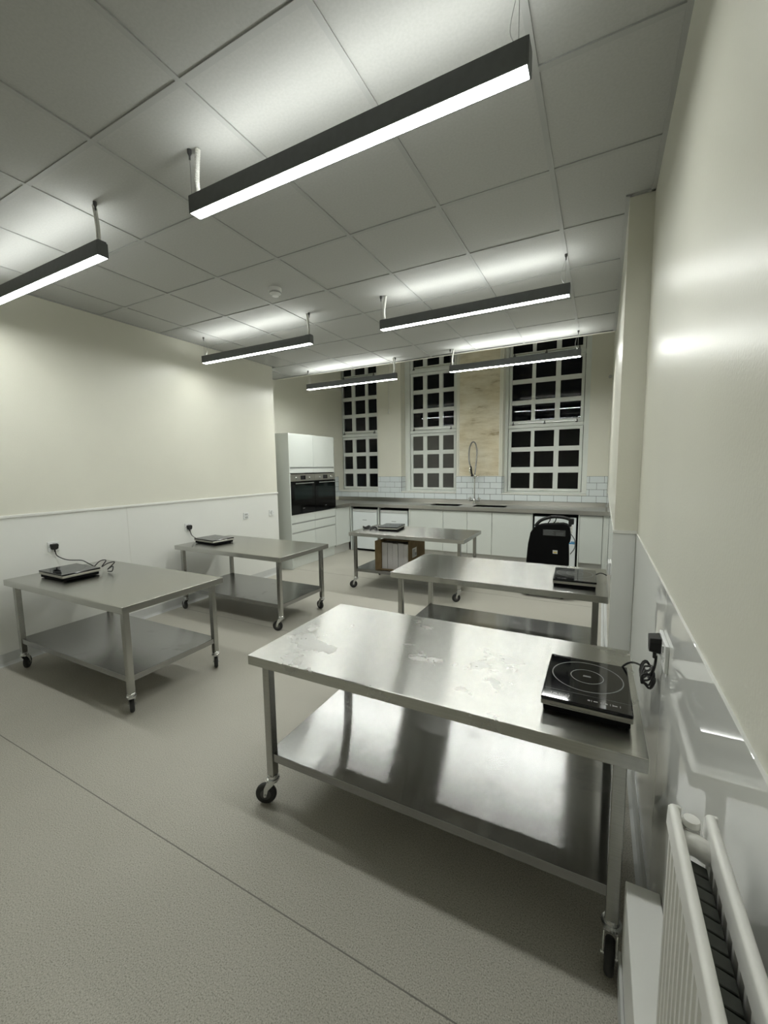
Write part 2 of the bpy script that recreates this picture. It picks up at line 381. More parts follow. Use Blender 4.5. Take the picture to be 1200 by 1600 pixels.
# windows
ROWS = [(1.176, 1.444), (1.543, 1.807), (1.883, 2.152)], [(2.325, 2.595), (2.668, 2.944), (3.018, 3.28)], [(3.45, 3.80)]
COLS = [[(-4.830, -4.620), (-4.541, -4.300), (-4.232, -4.030)], [(-3.238, -3.028), (-2.948, -2.707), (-2.630, -2.418)], [(-1.384, -1.064), (-1.006, -.696), (-.621, -.311)]]
WL = ['narrow night window beside the oven tower', 'middle window with grey lower panes, left of the spray tap', 'wide night window right of the spray tap']
pane_cache = {}
for wi, ((xa, xb), cols) in enumerate(zip(OPEN, COLS)):
    win = empty('window_%d' % (wi + 1), ((xa + xb) / 2, YW, SILL)); tag(win, WL[wi], None, None, 'structure')
    ox, oy, oz = win.location
    def L(m): bmesh.ops.translate(m.bm, vec=(-ox, -oy, -oz), verts=m.bm.verts); return m
    gx0, gx1 = cols[0][0], cols[2][1]
    sx0, sx1 = gx0 - .045, gx1 + .045
    f = MB()
    f.box(xa, sx0 - .008, YW - .02, YW + .09, SILL, WTOP).box(sx1 + .008, xb, YW - .02, YW + .09, SILL, WTOP)
    f.box(sx0 - .004, sx1 + .004, YW - .015, YW + .09, SILL, 1.125).box(sx0 - .004, sx1 + .004, YW - .015, YW + .09, 2.205, 2.262)
    f.box(sx0 - .004, sx1 + .004, YW - .015, YW + .09, 3.335, 3.395).box(sx0 - .004, sx1 + .004, YW - .015, YW + .09, 3.85, WTOP)
    L(f).build('frame', 'window_white', win, .004, False, 1)
    L(MB().box(xa + .002, xb - .002, YB - .012, YW - .012, SILL + .001, SILL + .022)).build('window_sill', 'white_trim', win, .004, False, 1)
    for si, rows in enumerate(ROWS):
        z0, z1 = [(1.130, 2.200), (2.267, 3.330), (3.400, 3.845)][si]
        s = MB(); y0, y1 = YW + .002, YW + .05
        s.box(sx0, gx0, y0, y1, z0, z1).box(gx1, sx1, y0, y1, z0, z1)
        s.box(gx0, gx1, y0, y1, z0, rows[0][0]).box(gx0, gx1, y0, y1, rows[-1][1], z1)
        so = L(s).build('sash', 'window_white', win, .003, False, 1)
        for ci in range(2):
            L(MB().box(cols[ci][1], cols[ci + 1][0], y0 + .003, y1 - .003, rows[0][0], rows[-1][1])).build('glazing_bar', 'window_white', so, .004, False, 1)
        for ri in range(len(rows) - 1):
            L(MB().box(gx0, gx1, y0 + .004, y1 - .004, rows[ri][1], rows[ri + 1][0])).build('glazing_bar', 'window_white', so, .004, False, 1)
        for (a, b2) in cols:
            for (p, q) in rows:
                diffuse = wi == 1 and si == 0
                pn = L(MB().box(a, b2, YW + .022, YW + .026, p, q)).build('pane', 'glass_grey' if diffuse else 'glass', so)
                pn.rotation_euler = (0, 0, 0)
        # stays, pegs and catches
        if si > 0:
            zz = z0 + .018
            L(MB().box(gx0 + .02, gx1 - .03, YW - .022, YW - .014, zz - .006, zz + .008)).build('casement_stay', 'chrome', so, .002)
            for xk in ((gx0 + .03), ((gx0 + gx1) / 2), (gx1 - .05)):
                if wi < 2 and xk == (gx0 + gx1) / 2: continue
                L(MB().box(xk - .018, xk + .018, YW - .030, YW + .002, zz - .030, zz - .010).lathe([(.009, 0), (.009, .03), (.005, .04)], (xk + .004, YW - .022, zz - .012))).build('stay_peg', 'grey_hook', so, .002)
        else:
            xm = (gx0 + gx1) / 2 + .03
            L(MB().lathe([(.018, -.008), (.014, 0)], (xm, YW - .004, 1.150), 'y', 12).tube([(xm, YW - .014, 1.152), (xm - .03, YW - .03, 1.158), (xm - .085, YW - .032, 1.163)], .007, 8, 4)).build('handle', 'white_trim', so)
# pull cord on the left pier
pc = MB().tube([(-3.640, YB - .012, 3.9), (-3.640, YB - .012, 2.66)], .006, 6, 0).build('light_pull_cord', 'conduit'); tag(pc, 'thin white pull cord hanging on the pier between two windows', 'pull cord')
MB().lathe([(.004, 2.672), (.015, 2.655), (.021, 2.615), (.014, 2.59)], (-3.640, YB - .023, 0), 'z', 12).build('toggle', 'conduit', pc, 0, True)
sd = MB().lathe([(.024, -.022), (.026, -.004), (.026, 0)], (XP1 - .028, YB - .001, 2.88), 'y', 16).build('wall_sensor', 'socket_grey', None, 0, True); tag(sd, 'small grey round fitting high on the back wall by the right corner', 'sensor')

# pipe boxing below the radiator
bx = MB().box(.115, XR - .007, YREAR, 1.31, .001, .333).build('trim_4', 'boxing', None, .003); tag(bx, 'white pipe boxing along the foot of the right wall', None, None, 'structure')
bs = MB().box(.106, .1145, YREAR, 1.30, .001, .10).build('baseboard_boxing', 'skirting', None, .002); tag(bs, 'pale skirting strip on the pipe boxing', None, None, 'structure')

# ================================================================== LIGHTS (suspended linear fittings)
def conduit_pts(x, z0, z1, side): return [(x, 0, z1), (x + side * .012, 0, (z0 * .6 + z1 * .4)), (x + side * .006, 0, z0)]
LL = 1.505; LZ0, LZ1 = 2.765, 2.842
def make_light(x0, y, feed, label, row):
    r = empty('linear_pendant_light', (x0 + LL / 2, y, LZ0)); tag(r, label, 'pendant light', 'linear pendant lights under the ceiling')
    h = LL / 2; H = LZ1 - LZ0; C = CEIL - LZ0
    m = MB()      # channel: two sides, top ledges
    m.box(-h + .003, h - .003, -.03, -.0265, .0, H).box(-h + .003, h - .003, .0265, .03, .0, H).box(-h + .003, h - .003, -.0265, .0265, H * .45, H * .55)
    m.build('housing', 'housing', r)
    for sgn in (-1, 1):
        MB().box(sgn * h - .003, sgn * h + .003, -.03, .03, .0, H).build('end_cap', 'housing', r, .001)
    MB().box(-h + .004, h - .004, -.026, .026, .0, .010).build('lower_diffuser', 'lamp_down%d' % row, r)
    MB().box(-h + .004, h - .004, -.026, .026, H - .012, H - .004).build('upper_diffuser', 'lamp_up%d' % row, r)
    xe = feed * (h - .03)
    MB().tube([(xe, .0, H - .004), (xe + feed * .004, .0, H + .07), (xe + feed * -.004, .0, H + .14), (xe - feed * .014, .0, C + .004)], .0115, 10, 14, .09).build('cable_conduit', 'conduit', r, 0, False)
    MB().box(xe - .03, xe + .035, -.022, .022, H - .003, H + .006).build('gland_plate', 'housing', r, .001)
    for sx, off in ((feed, .024), (-feed, 0)):
        xw = sx * (h - .03 + off - .02)
        MB().tube([(xw + sx * .02, -.016, H - .004), (xw + sx * .02, -.016, C + .003)], .0013, 6, 0).build('suspension_wire', 'wire', r)
        MB().lathe([(.010, C + .003), (.010, C - .012), (.004, C - .024), (.004, C - .04)], (xw + sx * .02, -.016, 0), 'z', 10).build('ceiling_hook', 'grey_hook', r, 0, True)
    xo = -feed * (h - .03)
    MB().tube([(xo, .0, H - .004), (xo + feed * .03, .004, H + .06), (xo + feed * .012, .002, C - .05), (xo, -.014, C - .03)], .0011, 5, 6).build('loose_wire', 'wire', r)
    return r
LX = [(-1.742, -1, 'right-hand'), (-4.010, 1, 'left-hand')]
for (x0, feed, col), names in zip(LX, (['largest linear light, nearest the camera over the front table', 'lit linear pendant over the table beside the pilaster', 'linear pendant hanging before the wide window'],
                                       ['linear pendant cut off by the left edge of the photo', 'linear pendant between smoke detector and left wall', 'linear pendant hanging above the oven tower end, before narrow window'])):
    for row, (y, nm) in enumerate(zip((1.442, 3.325, 5.195), names)): make_light(x0, y, feed, nm, row)
# smoke detector
sdx = empty('smoke_detector', (-2.422, 2.749, CEIL)); tag(sdx, 'white round smoke detector on the ceiling', 'smoke detector')
MB().lathe([(.052, .008), (.052, -.012), (.048, -.018), (.04, -.02)], (0, 0, 0), 'z', 28).build('base', 'socket', sdx, 0, True)
MB().lathe([(.038, -.018), (.046, -.026), (.046, -.036), (.030, -.046), (.026, -.056), (.0, -.058)], (0, 0, 0), 'z', 28).build('sensor_head', 'socket', sdx, 0, True)
MB().ring((0, 0), .040, .0468, -.0350, -.027, 28).build('vent_slot', 'groove', sdx)

# ================================================================== STEEL TABLES
TL, TD = 1.538, .772
def make_table():
    r = empty('prep_table')
    h, d = TL / 2, TD / 2
    m = MB().box(-h, h, -d, d, TOPZ - .046, TOPZ); m.build('table_top', 'steel_top', r, .003)
    ix, iy = .070, .052     # leg centres
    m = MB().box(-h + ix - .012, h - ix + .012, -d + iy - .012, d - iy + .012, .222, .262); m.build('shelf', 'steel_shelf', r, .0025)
    leg = MB().box(-.019, .019, -.019, .019, .146, TOPZ - .046).mesh('leg', 'steel_leg', .003)
    fork = MB()
    fork.lathe([(.020, .150), (.024, .146), (.024, .134), (.030, .131), (.030, .122), (.02, .118)], (0, 0, 0), 'z', 18)
    for s in (-1, 1):
        fork.prism([(-.022, .122), (.022, .122), (.040, .085), (.0445, .047), (.030, .042), (.022, .075)], s * .0175, s * .0205, 'y')
    fork.box(-.024, .026, -.0205, .0205, .116, .124)
    fork.lathe([(.006, -.025), (.006, .025)], (.036, 0, .050), 'y', 10)
    fork = fork.mesh('caster', 'chrome', 0, True)
    wheel = MB().lathe([(.028, -.013), (.040, -.014), (.047, -.010), (.0495, -.004), (.0495, .004), (.047, .010), (.040, .014), (.028, .013)], (.036, 0, .0497), 'y', 28).mesh('wheel', 'rubber', 0, True)
    hub = MB().lathe([(.006, -.0155), (.020, -.0145), (.029, -.012), (.029, .012), (.020, .0145), (.006, .0155)], (.036, 0, .0497), 'y', 20).mesh('wheel_hub', 'hub', 0, True)
    for sx, sy in ((-1, -1), (1, -1), (1, 1), (-1, 1)):
        x, y = sx * (h - ix), sy * (d - iy)
        link('leg', leg, r, (x, y, 0))
        cst = link('caster', fork, r, (x, y, 0)); link('wheel', wheel, cst); link('wheel_hub', hub, cst)
    return r
proto = make_table()
# x0, y0 (front left corner), rotation, caster headings FL FR BR BL, label
TABLES = [(-1.380, 1.285, .010, (205, -95, 60, 150), 'large steel table in front with smeared bright top, nearest the camera'),
          (-4.097, 1.396, .011, (135, 152, 140, 120), 'steel table at the left edge, nearest the left wall socket'),
          (-4.166, 2.911, -.004, (170, 200, 165, 130), 'steel table in front of the oven tower along the left wall'),
          (-2.867, 4.469, .005, (215, 215, 160, 130), 'steel table at the back carrying a carton on its shelf'),
          (-1.459, 2.876, .006, (120, 90, 60, 150), 'middle steel table beside the pilaster, behind the front table')]
tabs = []
for i, (x0, y0, ro, yaw, lab) in enumerate(TABLES):
    o = proto if i == 0 else copy_tree(proto)
    c_, s_ = math.cos(ro), math.sin(ro)
    o.location = (x0 + c_ * TL / 2 - s_ * TD / 2, y0 + s_ * TL / 2 + c_ * TD / 2, 0); o.rotation_euler = (0, 0, ro)
    tag(o, lab, 'table', 'stainless steel tables on castors')
    cs = sorted([ch for ch in o.children if ch.name.startswith('caster')], key=lambda q: (q.location.y > 0, q.location.x if q.location.y < 0 else -q.location.x))
    for ch, a in zip(cs, yaw): ch.rotation_euler = (0, 0, math.radians(a))
    if i:                                                     # cleaner tops than the smeared front table
        for ch in o.children:
            if ch.name.startswith('table_top'): ch.material_slots[0].link = 'OBJECT'; ch.material_slots[0].material = M['steel_clean']
    tabs.append(o)

# ================================================================== INDUCTION HOBS
def make_hob():
    r = empty('induction_hob'); W, D = .135, .178
    MB().box(-W + .006, W - .006, -D + .012, D - .012, .004, .030).build('base', 'black_matte', r, .004)
    for sx in (-1, 1):
        for sy in (-1, 1): MB().lathe([(.012, 0), (.013, .006)], (sx * (W - .03), sy * (D - .04), 0), 'z', 12).build('foot', 'rubber', r)
    MB().box(-W, W, -D, D, .028, .046).build('bezel', 'silver', r, .004)
    g = MB().box(-W, W, -D, D, .0462, .058).build('glass_top', 'black_glass', r, .003)
    zt = .0582
    MB().ring((0, .030), .1145, .1182, .0575, zt).ring((0, .030), .0520, .0552, .0575, zt).build('cooking_zone_rings', 'ring_print', g)
    MB().box(-.013, .013, .026, .034, .0575, zt).box(-.011, .011, .036, .038, .0575, zt).build('zone_mark', 'ring_print', g)
    MB().box(-W + .004, W - .004, -.1135, -.1125, .0575, zt).build('control_line', 'ring_print', g)
    k = MB()
    for x in (-.105, -.080, -.050, .018, .045, .052, .072, .079, .100):
        k.box(x - .0008, x + .0008, -.148, -.136, .0575, zt); 
    for x in (-.093, -.070, .030, .086): k.box(x - .006, x + .006, -.145, -.140, .0575, zt)
    for x in (-.058, .010, .060): k.ring((x, -.142), .0005, .0045, .0575, zt, 14)
    k.build('control_icons', 'print', g)
    MB().box(-W + .02, -W + .07, D - .014, D - .0125, .0575, zt).box(-W + .012, -W + .018, D - .016, D - .010, .0575, zt).build('printed_notice', 'ring_print', g)
    MB().box(-W + .03, W - .12, -D - .0015, -D + .002, .034, .0365).build('bezel_highlight', 'chrome_bright', r)
    return r
hob0 = make_hob()
HOBS = [(-.013, 1.582, 0.0, 'black induction hob on the front table, rings clearly visible'),
        (-3.735, 1.690, 90, 'black induction hob on the left edge table, cable looped behind it'),
        (-3.885, 3.215, 84, 'black induction hob on the table before the oven tower'),
        (-2.445, 4.880, 8, 'black induction hob on the back table beside its coiled cord'),
        (-.130, 3.155, 2, 'black induction hob on the middle table beside the pilaster')]
hobs = []
for i, (x, y, a, lab) in enumerate(HOBS):
    o = hob0 if i == 0 else copy_tree(hob0)
    o.location = (x, y, TOPZ + (.0024 if i == 0 else .0005)); o.rotation_euler = (math.radians(-.75) if i == 0 else 0, 0, math.radians(a)); tag(o, lab, 'hob', 'portable induction hobs on the tables'); hobs.append(o)
bpy.context.view_layer.update()
def child_world(m, name, mat, parent, **kw):
    inv = (Matrix.Translation(parent.location) @ parent.rotation_euler.to_matrix().to_4x4()).inverted()
    bmesh.ops.transform(m.bm, matrix=inv, verts=m.bm.verts)
    return m.build(name, mat, parent, **kw)
def plug(m, x, y, z, nx, s=1.0):
    # British style plug body on a wall face whose normal is +-x
    pts = [(-.024, .022), (.024, .022), (.027, .010), (.022, -.018), (.008, -.026), (-.008, -.026), (-.022, -.018), (-.027, .010)]
    m.prism([(y + a * s, z + b_ * s) for a, b_ in pts], x, x + nx * .026 * s, 'x', .86)
    m.tube([(x + nx * .014, y, z - .022 * s), (x + nx * .014, y, z - .042 * s)], .006, 8, 0)
    return m
def coil(c, r, n, z, sx=1, sy=1, ph=0):
    return [(c[0] + r * sx * math.cos(t) * (1 + .16 * math.sin(2.3 * t)), c[1] + r * sy * math.sin(t + ph) , c[2] + z * (.5 + .5 * math.sin(1.7 * t))) for t in [2 * math.pi * n * k / (n * 9) for k in range(int(n * 9) + 1)]]
# front hob: cord rises in an arc to a coil hanging by the socket
SR = (XR - .006, 1.515, .992)
child_world(MB().tube([(.095, 1.758, TOPZ + .038), (.110, 1.758, TOPZ + .064), (.132, 1.735, TOPZ + .092), (.155, 1.690, TOPZ + .108), (.170, 1.640, TOPZ + .110), (.177, 1.600, TOPZ + .100)], .0038)
            .tube([(.170 + .020 * math.cos(t), 1.600 + .048 * math.cos(t * .9 + 1), TOPZ + .118 + .022 * math.sin(t * 1.0) + .007 * math.sin(3.1 * t)) for t in [k * .7 for k in range(46)]], .0036, 6, 3)
            .tube([(.180, 1.590, TOPZ + .120), (.184, 1.560, TOPZ + .160), (.184, 1.535, TOPZ + .195), (.184, 1.530, .958)], .0042), 'power_cord', 'black_plastic', hobs[0])
child_world(plug(MB(), XR - .0165, 1.530, 1.000, -1, 1.2), 'plug', 'black_plastic', hobs[0], bevel=.003)
# hob on the left edge table
child_world(MB().tube([(XL + .032, 1.818, .885), (XL + .045, 1.825, .835), (-4.14, 1.86, .800), (-4.02, 1.91, TOPZ + .055), (-3.92, 1.90, TOPZ + .05), (-3.80, 1.905, TOPZ + .02)], .004)
            .tube([(-3.80, 1.90, TOPZ + .02), (-3.73, 1.915, TOPZ + .075), (-3.66, 1.925, TOPZ + .085), (-3.70, 1.91, TOPZ + .03), (-3.60, 1.905, TOPZ + .07), (-3.545, 1.93, TOPZ + .080), (-3.60, 1.90, TOPZ + .02), (-3.52, 1.90, TOPZ + .055), (-3.50, 1.88, TOPZ + .02), (-3.57, 1.885, TOPZ + .012)], .004), 'power_cord', 'black_plastic', hobs[1])
child_world(plug(MB(), XL + .0155, 1.818, .918, 1, 1.15), 'plug', 'black_plastic', hobs[1], bevel=.003)
# hob before the oven tower
child_world(MB().tube([(XL + .032, 3.172, .868), (XL + .050, 3.180, .81), (-4.16, 3.20, TOPZ + .03), (-4.09, 3.21, TOPZ + .02), (-4.066, 3.215, TOPZ + .018)], .004), 'power_cord', 'black_plastic', hobs[2])
child_world(plug(MB(), XL + .0155, 3.172, .905, 1, 1.15), 'plug', 'black_plastic', hobs[2], bevel=.003)
# back hob: loose coiled cord on the table top
cc = [(-2.770 + .048 * math.cos(t), 4.775 + .05 * math.sin(t), TOPZ + .010 + .034 * math.sin(1.1 * t) ** 2) for t in [k * .7 for k in range(20)]]
c2 = [(-2.635 + .045 * math.cos(t), 4.720 + .05 * math.sin(t), TOPZ + .010 + .034 * math.sin(.9 * t) ** 2) for t in [k * .7 for k in range(20)]]
child_world(MB().tube(cc + [(-2.71, 4.76, TOPZ + .03)] + c2 + [(-2.60, 4.80, TOPZ + .012), (-2.590, 4.87, TOPZ + .025)], .0065, 6, 3), 'power_cord', 'black_plastic', hobs[3])
child_world(MB().prism([(-2.84, 4.83), (-2.80, 4.86), (-2.775, 4.84), (-2.79, 4.80), (-2.82, 4.80)], TOPZ + .001, TOPZ + .028, 'z', .85), 'plug', 'black_plastic', hobs[3], bevel=.003)
# middle hob: short cord to the wall socket
child_world(MB().tube([(.003, 3.300, TOPZ + .036), (.030, 3.300, TOPZ + .050), (.055, 3.30, TOPZ + .046), (.072, 3.305, TOPZ + .036)], .004), 'power_cord', 'black_plastic', hobs[4])

# ================================================================== SOCKETS
def socket(x, y, z, nx, wd, ht, label, switches=True):
    r = empty('wall_socket', (x, y, z)); tag(r, label, 'socket', 'electrical outlets on the walls')
    s = nx
    MB().box(min(0, s * .010), max(0, s * .010), -wd / 2, wd / 2, -ht / 2, ht / 2).build('face_plate', 'socket', r, .002)
    if switches:
        for o_ in ((-wd * .25, wd * .25) if wd > .1 else (0,)):
            MB().box(min(s * .0095, s * .014), max(s * .0095, s * .014), o_ - .007, o_ + .007, ht * .12, ht * .36).build('switch', 'socket_grey', r, .001)
            if wd > .1:
                for dy in (-.011, .011): MB().box(min(s * .0095, s * .0108), max(s * .0095, s * .0108), o_ + dy - .003, o_ + dy + .003, -ht * .20, -ht * .10).build('pin_slot', 'groove', r)
    for dy in (-wd * .40, wd * .40): MB().lathe([(.003, s * .0095), (.003, s * .0108)], (0, dy, 0), 'x', 8).build('screw', 'chrome', r)
    return r
XS = XL + .0062
socket(XS, 1.818, .918, 1, .086, .086, 'white wall socket with a plug, above the left edge table')
socket(XS, 3.168, .908, 1, .086, .086, 'white wall socket with a plug, behind the table before the ovens')
sw = socket(XS, 4.065, .940, 1, .090, .086, 'white switch plate on the left wall, nearer one without plug')
for k in (-1, 1): MB().box(.0095, .0135, -.024, .024, k * .018 - .012, k * .018 + .012).build('rocker', 'socket_grey', sw, .001)
sw = socket(XS, 4.555, .932, 1, .090, .086, 'white switch plate on the left wall, closest to the oven tower')
MB().box(.0095, .0135, -.026, .004, -.02, .02).build('rocker', 'socket_grey', sw, .001)
socket(XR - .0062, 1.500, .990, -1, .146, .086, 'white double socket on the right wall beside the front hob')
socket(xp(3.34) - .0055, 3.34, .835, -1, .146, .086, 'white socket half hidden behind the pilaster edge')

# ================================================================== TALL OVEN HOUSING (left recess)
XF = -4.19; Y0, Y1 = 4.885, 6.115; YM = (Y0 + .02 + Y1) / 2
hs = empty('oven_tower_cabinet', (-4.5, (Y0 + Y1) / 2, 0)); tag(hs, 'tall white gloss cabinet tower housing two ovens', 'cabinet')
def H_(m, n, mat, bev=.0015, parent=hs):
    bmesh.ops.translate(m.bm, vec=(4.5, -(Y0 + Y1) / 2, 0), verts=m.bm.verts); return m.build(n, mat, parent, bev, False, 1)
H_(MB().box(XALC + .003, XF + .020, Y0, Y0 + .019, .001, 2.108), 'side_panel', 'cabinet')
H_(MB().box(XALC + .003, XF, Y1 - .012, Y1, .15, 2.108), 'side_panel', 'cabinet')
H_(MB().box(XALC + .003, XF - .001, Y0 + .020, Y1 - .013, 2.09, 2.107), 'top_panel', 'cabinet')
H_(MB().box(XALC + .003, XF - .026, Y0 + .020, Y1 - .013, .15, .845).box(XALC + .003, XF - .026, Y0 + .020, Y1 - .013, 1.505, 2.088), 'carcass', 'cabinet')
for a, c in ((Y0 + .0215, YM - .0015), (YM + .0015, Y1 - .0005)):
    H_(MB().box(XF - .022, XF, a, c, 1.592, 2.105), 'door', 'cabinet')
    H_(MB().box(XF - .022, XF, a, c, 1.500, 1.566), 'filler_panel', 'cabinet')
    H_(MB().box(XF - .022, XF, a, c, .722, .850), 'drawer', 'cabinet')
    H_(MB().box(XF - .022, XF, a, c, .572, .700), 'drawer', 'cabinet')
    H_(MB().box(XF - .022, XF, a, c, .175, .550), 'door', 'cabinet')
for z in (1.567, .5505, .7005): H_(MB().box(XF - .024, XF - .010, Y0 + .0215, Y1 - .001, z, z + .021), 'handle_channel', 'groove', 0)
H_(MB().box(XF - .075, XF - .040, Y0 + .020, Y1, .001, .15), 'plinth', 'cabinet')
# corner filler after the tower, up to the back run
cf = MB().box(XF - .022, XF, Y1 + .003, 6.590, .165, .842); cf = cf.build('corner_filler_panel', 'cabinet', None, .0015); tag(cf, 'white corner panel between oven tower and first fridge', 'panel')
MB().box(XF - .075, XF - .045, Y1 + .003, 6.61, .001, .160).build('plinth', 'plinth', cf)
# ovens
def make_oven(ya, yb, label):
    r = empty('built_in_oven', (XF, (ya + yb) / 2, .868)); tag(r, label, 'oven', 'ovens side by side in the tower')
    hw = (yb - ya) / 2; Hh = .615
    MB().box(-.42, .0, -hw + .02, hw - .02, .006, Hh - .006).build('body', 'black_matte', r)
    MB().box(.001, .018, -hw, hw, .505, Hh).build('control_panel', 'silver', r, .002)
    d = MB().box(.001, .022, -hw, hw, .0, .500).build('door', 'oven_glass', r, .003)
    MB().box(.0222, .0228, -hw * .74, hw * .74, .22, .44).build('door_window', M['oven_window'], d)
    MB().box(.0222, .0228, -.03, .02, .070, .075).build('maker_mark', 'print', d)
    hd = MB().tube([(.050, -hw * .76, .472), (.050, hw * .76, .472)], .0085, 10, 0)
    for y in (-hw * .70, hw * .70): hd.box(.018, .052, y - .010, y + .010, .463, .481)
    hd.build('handle', 'chrome', d, 0, True)
    MB().box(.0182, .019, -.062, .062, .528, .592).build('display', 'black_glass', r)
    for y in (-.165, .165): MB().lathe([(.022, .018), (.022, .026), (.017, .030), (.015, .042), (0, .043)], (0, y, .555), 'x', 18).build('knob', 'chrome', r, 0, True)
    return r
M['oven_window'] = plain('dark oven glass', (.006, .012, .011), .08, 0, .22)
M['oven_glass'] = plain('black oven door glass', (.003, .003, .003), .07, 0, .18, 0)
make_oven(Y0 + .024, YM - .002, 'built-in oven with black door, nearer of the pair in the tower')
make_oven(YM + .002, Y1 - .014, 'built-in oven with black door, farther of the pair, nearest the windows')

# ================================================================== BACK RUN
YF = 6.60; WZ = .905
UNITS = [(-2.945, -2.334, 'white base cupboard right of the two fridges'), (-2.330, -1.914, 'white base cupboard below the left sink bowl'),
         (-1.910, -1.509, 'white base cupboard below the spray tap'), (-1.505, -.905, 'white base cupboard left of the black machine'), (-.232, .066, 'narrow white base cupboard at the right wall')]
for a, c, lab in UNITS:
    r = empty('base_cabinet', ((a + c) / 2, YF, 0)); tag(r, lab, 'cabinet', 'white base cupboards under the steel worktop'); ww = (c - a) / 2
    MB().box(-ww + .001, ww - .001, .021, .56, .15, .60 if a < -1.0 else .84).build('carcass', 'cabinet', r)
    MB().box(-ww + .0015, ww - .0015, 0, .019, .135, .825).build('door', 'cabinet', r, .0015, False, 1)
    MB().box(-ww, ww, .006, .03, .828, .842).build('handle_channel', 'groove', r)
    MB().box(-ww, ww, .05, .065, .001, .13).build('plinth', 'plinth', r)
ef = MB().box(.070, xp(YF) - .002, YF, YF + .56, .001, .842).build('end_panel', 'cabinet', None, .001); tag(ef, 'slim white end panel closing the base units at the right wall', 'panel')
# panels between the appliances
for x, lab in ((-4.178, 'white upright panel left of the first fridge'), (-3.579, 'white upright panel between the two fridges'), (-2.957, 'white upright panel right of the second fridge'), (-.896, 'white upright panel left of the machine fridge'), (-.243, 'white upright panel right of the machine fridge')):
    o = MB().box(x - .009, x + .009, YF, YF + .56, .001, .842).build('end_panel', 'cabinet', None, .001); tag(o, lab, 'panel')
def fridge(a, c, label, stickers=False):
    r = empty('undercounter_fridge', ((a + c) / 2, YF, 0)); tag(r, label, 'fridge', 'undercounter fridges'); ww = (c - a) / 2
    MB().box(-ww, ww, .075, .55, .012, .815).build('body', 'black_matte', r)
    d = MB().box(-ww + .024, ww - .024, .012, .070, .045, .795).build('door', 'fridge', r, .006)
    MB().box(-ww + .030, ww - .030, .004, .0118, .745, .790).build('handle', 'socket_grey' if not stickers else 'fridge', d, .003)
    MB().box(-.045, .045, .0108, .0118, .590, .598).build('maker_mark', 'ring_print', d)
    for s in (-1, 1): MB().lathe([(.018, 0), (.015, .014)], (s * (ww - .08), .12, 0), 'z', 12).build('foot', 'black_plastic', r)
    MB().box(-ww + .024, ww - .024, .03, .068, .014, .042).build('kick_grille', 'black_matte', r)
    if stickers:
        MB().box(.175, .245, .0108, .0118, .555, .680).build('sticker', 'label_white', d)
        m = MB()
        for k in range(6): m.box(.182, .238 - .008 * (k % 3), .0100, .0107, .570 + k * .017, .575 + k * .017)
        m.ring((0, 0), .0, .0, 0, 0, 3) if False else None
        m.build('printed_lines', 'ring_print', d)
        MB().box(-.03, .06, .0108, .0118, .690, .730).build('sticker', 'label_white', d)
        m = MB()
        for k in range(3): m.box(-.024, .05, .0100, .0107, .697 + k * .010, .701 + k * .010)
        m.build('printed_lines', 'ring_print', d)
        MB().box(.150, .285, .0105, .0118, .400, .422).box(.225, .285, .0105, .0118, .425, .440).build('packing_tape', 'blue', d)
    return r
fridge(-4.165, -3.592, 'white undercounter fridge in the corner, left of the pair')
fridge(-3.566, -2.970, 'white undercounter fridge, right of the pair under the worktop')
fridge(-.884, -.255, 'white undercounter appliance with stickers behind the black machine', True)

# worktop with two sink bowls
wt = empty('steel_worktop', (-2.2, YF, WZ)); tag(wt, 'long stainless steel worktop with sink and low upstand', 'worktop')
def W_(m, n, mat, bev=.0015):
    bmesh.ops.translate(m.bm, vec=(2.2, -YF, -WZ), verts=m.bm.verts); return m.build(n, mat, wt, bev, False, 1)
B1, B2 = (-2.62, -2.10), (-1.86, -1.34); bya, byb = 6.70, 7.02
YFW, YBW = 6.565, YB - .010; XA, XB = XALC + .012, xp(6.56) - .003
m = MB()
m.box(XA, B1[0], YFW, YBW, .848, WZ).box(B1[1], B2[0], YFW, YBW, .848, WZ).box(B2[1], XB, YFW, YBW, .848, WZ)
for b_ in (B1, B2): m.box(b_[0], b_[1], YFW, bya, .848, WZ).box(b_[0], b_[1], byb, YBW, .848, WZ)
m.box(XA, XF + .028, Y1 + .004, YFW, .848, WZ)
W_(m, 'top', 'worktop', 0)
W_(MB().box(XA, XB, YB - .022, YB - .0105, WZ, .974), 'upstand', 'worktop')
W_(MB().box(XB - .012, XB, YFW + .002, YB - .023, WZ, .974), 'upstand', 'worktop')
for b_ in (B1, B2):
    m = MB(); t_ = .002
    m.box(b_[0] - t_, b_[0], bya, byb, .66, WZ - .001).box(b_[1], b_[1] + t_, bya, byb, .66, WZ - .001).box(b_[0], b_[1], bya - t_, bya, .66, WZ - .001).box(b_[0], b_[1], byb, byb + t_, .66, WZ - .001).box(b_[0], b_[1], bya, byb, .655, .66)
    m.lathe([(.035, .660), (.035, .664), (.02, .662)], ((b_[0] + b_[1]) / 2, (bya + byb) / 2, 0), 'z', 18)
    W_(m, 'sink_bowl', 'sink_dark', 0)
for k, (a, c_) in enumerate(((-2.66, -2.655), (-1.30, -1.295))): W_(MB().box(a, c_, 6.62, 7.14, WZ, WZ + .004), 'drainer_edge', 'worktop', 0)
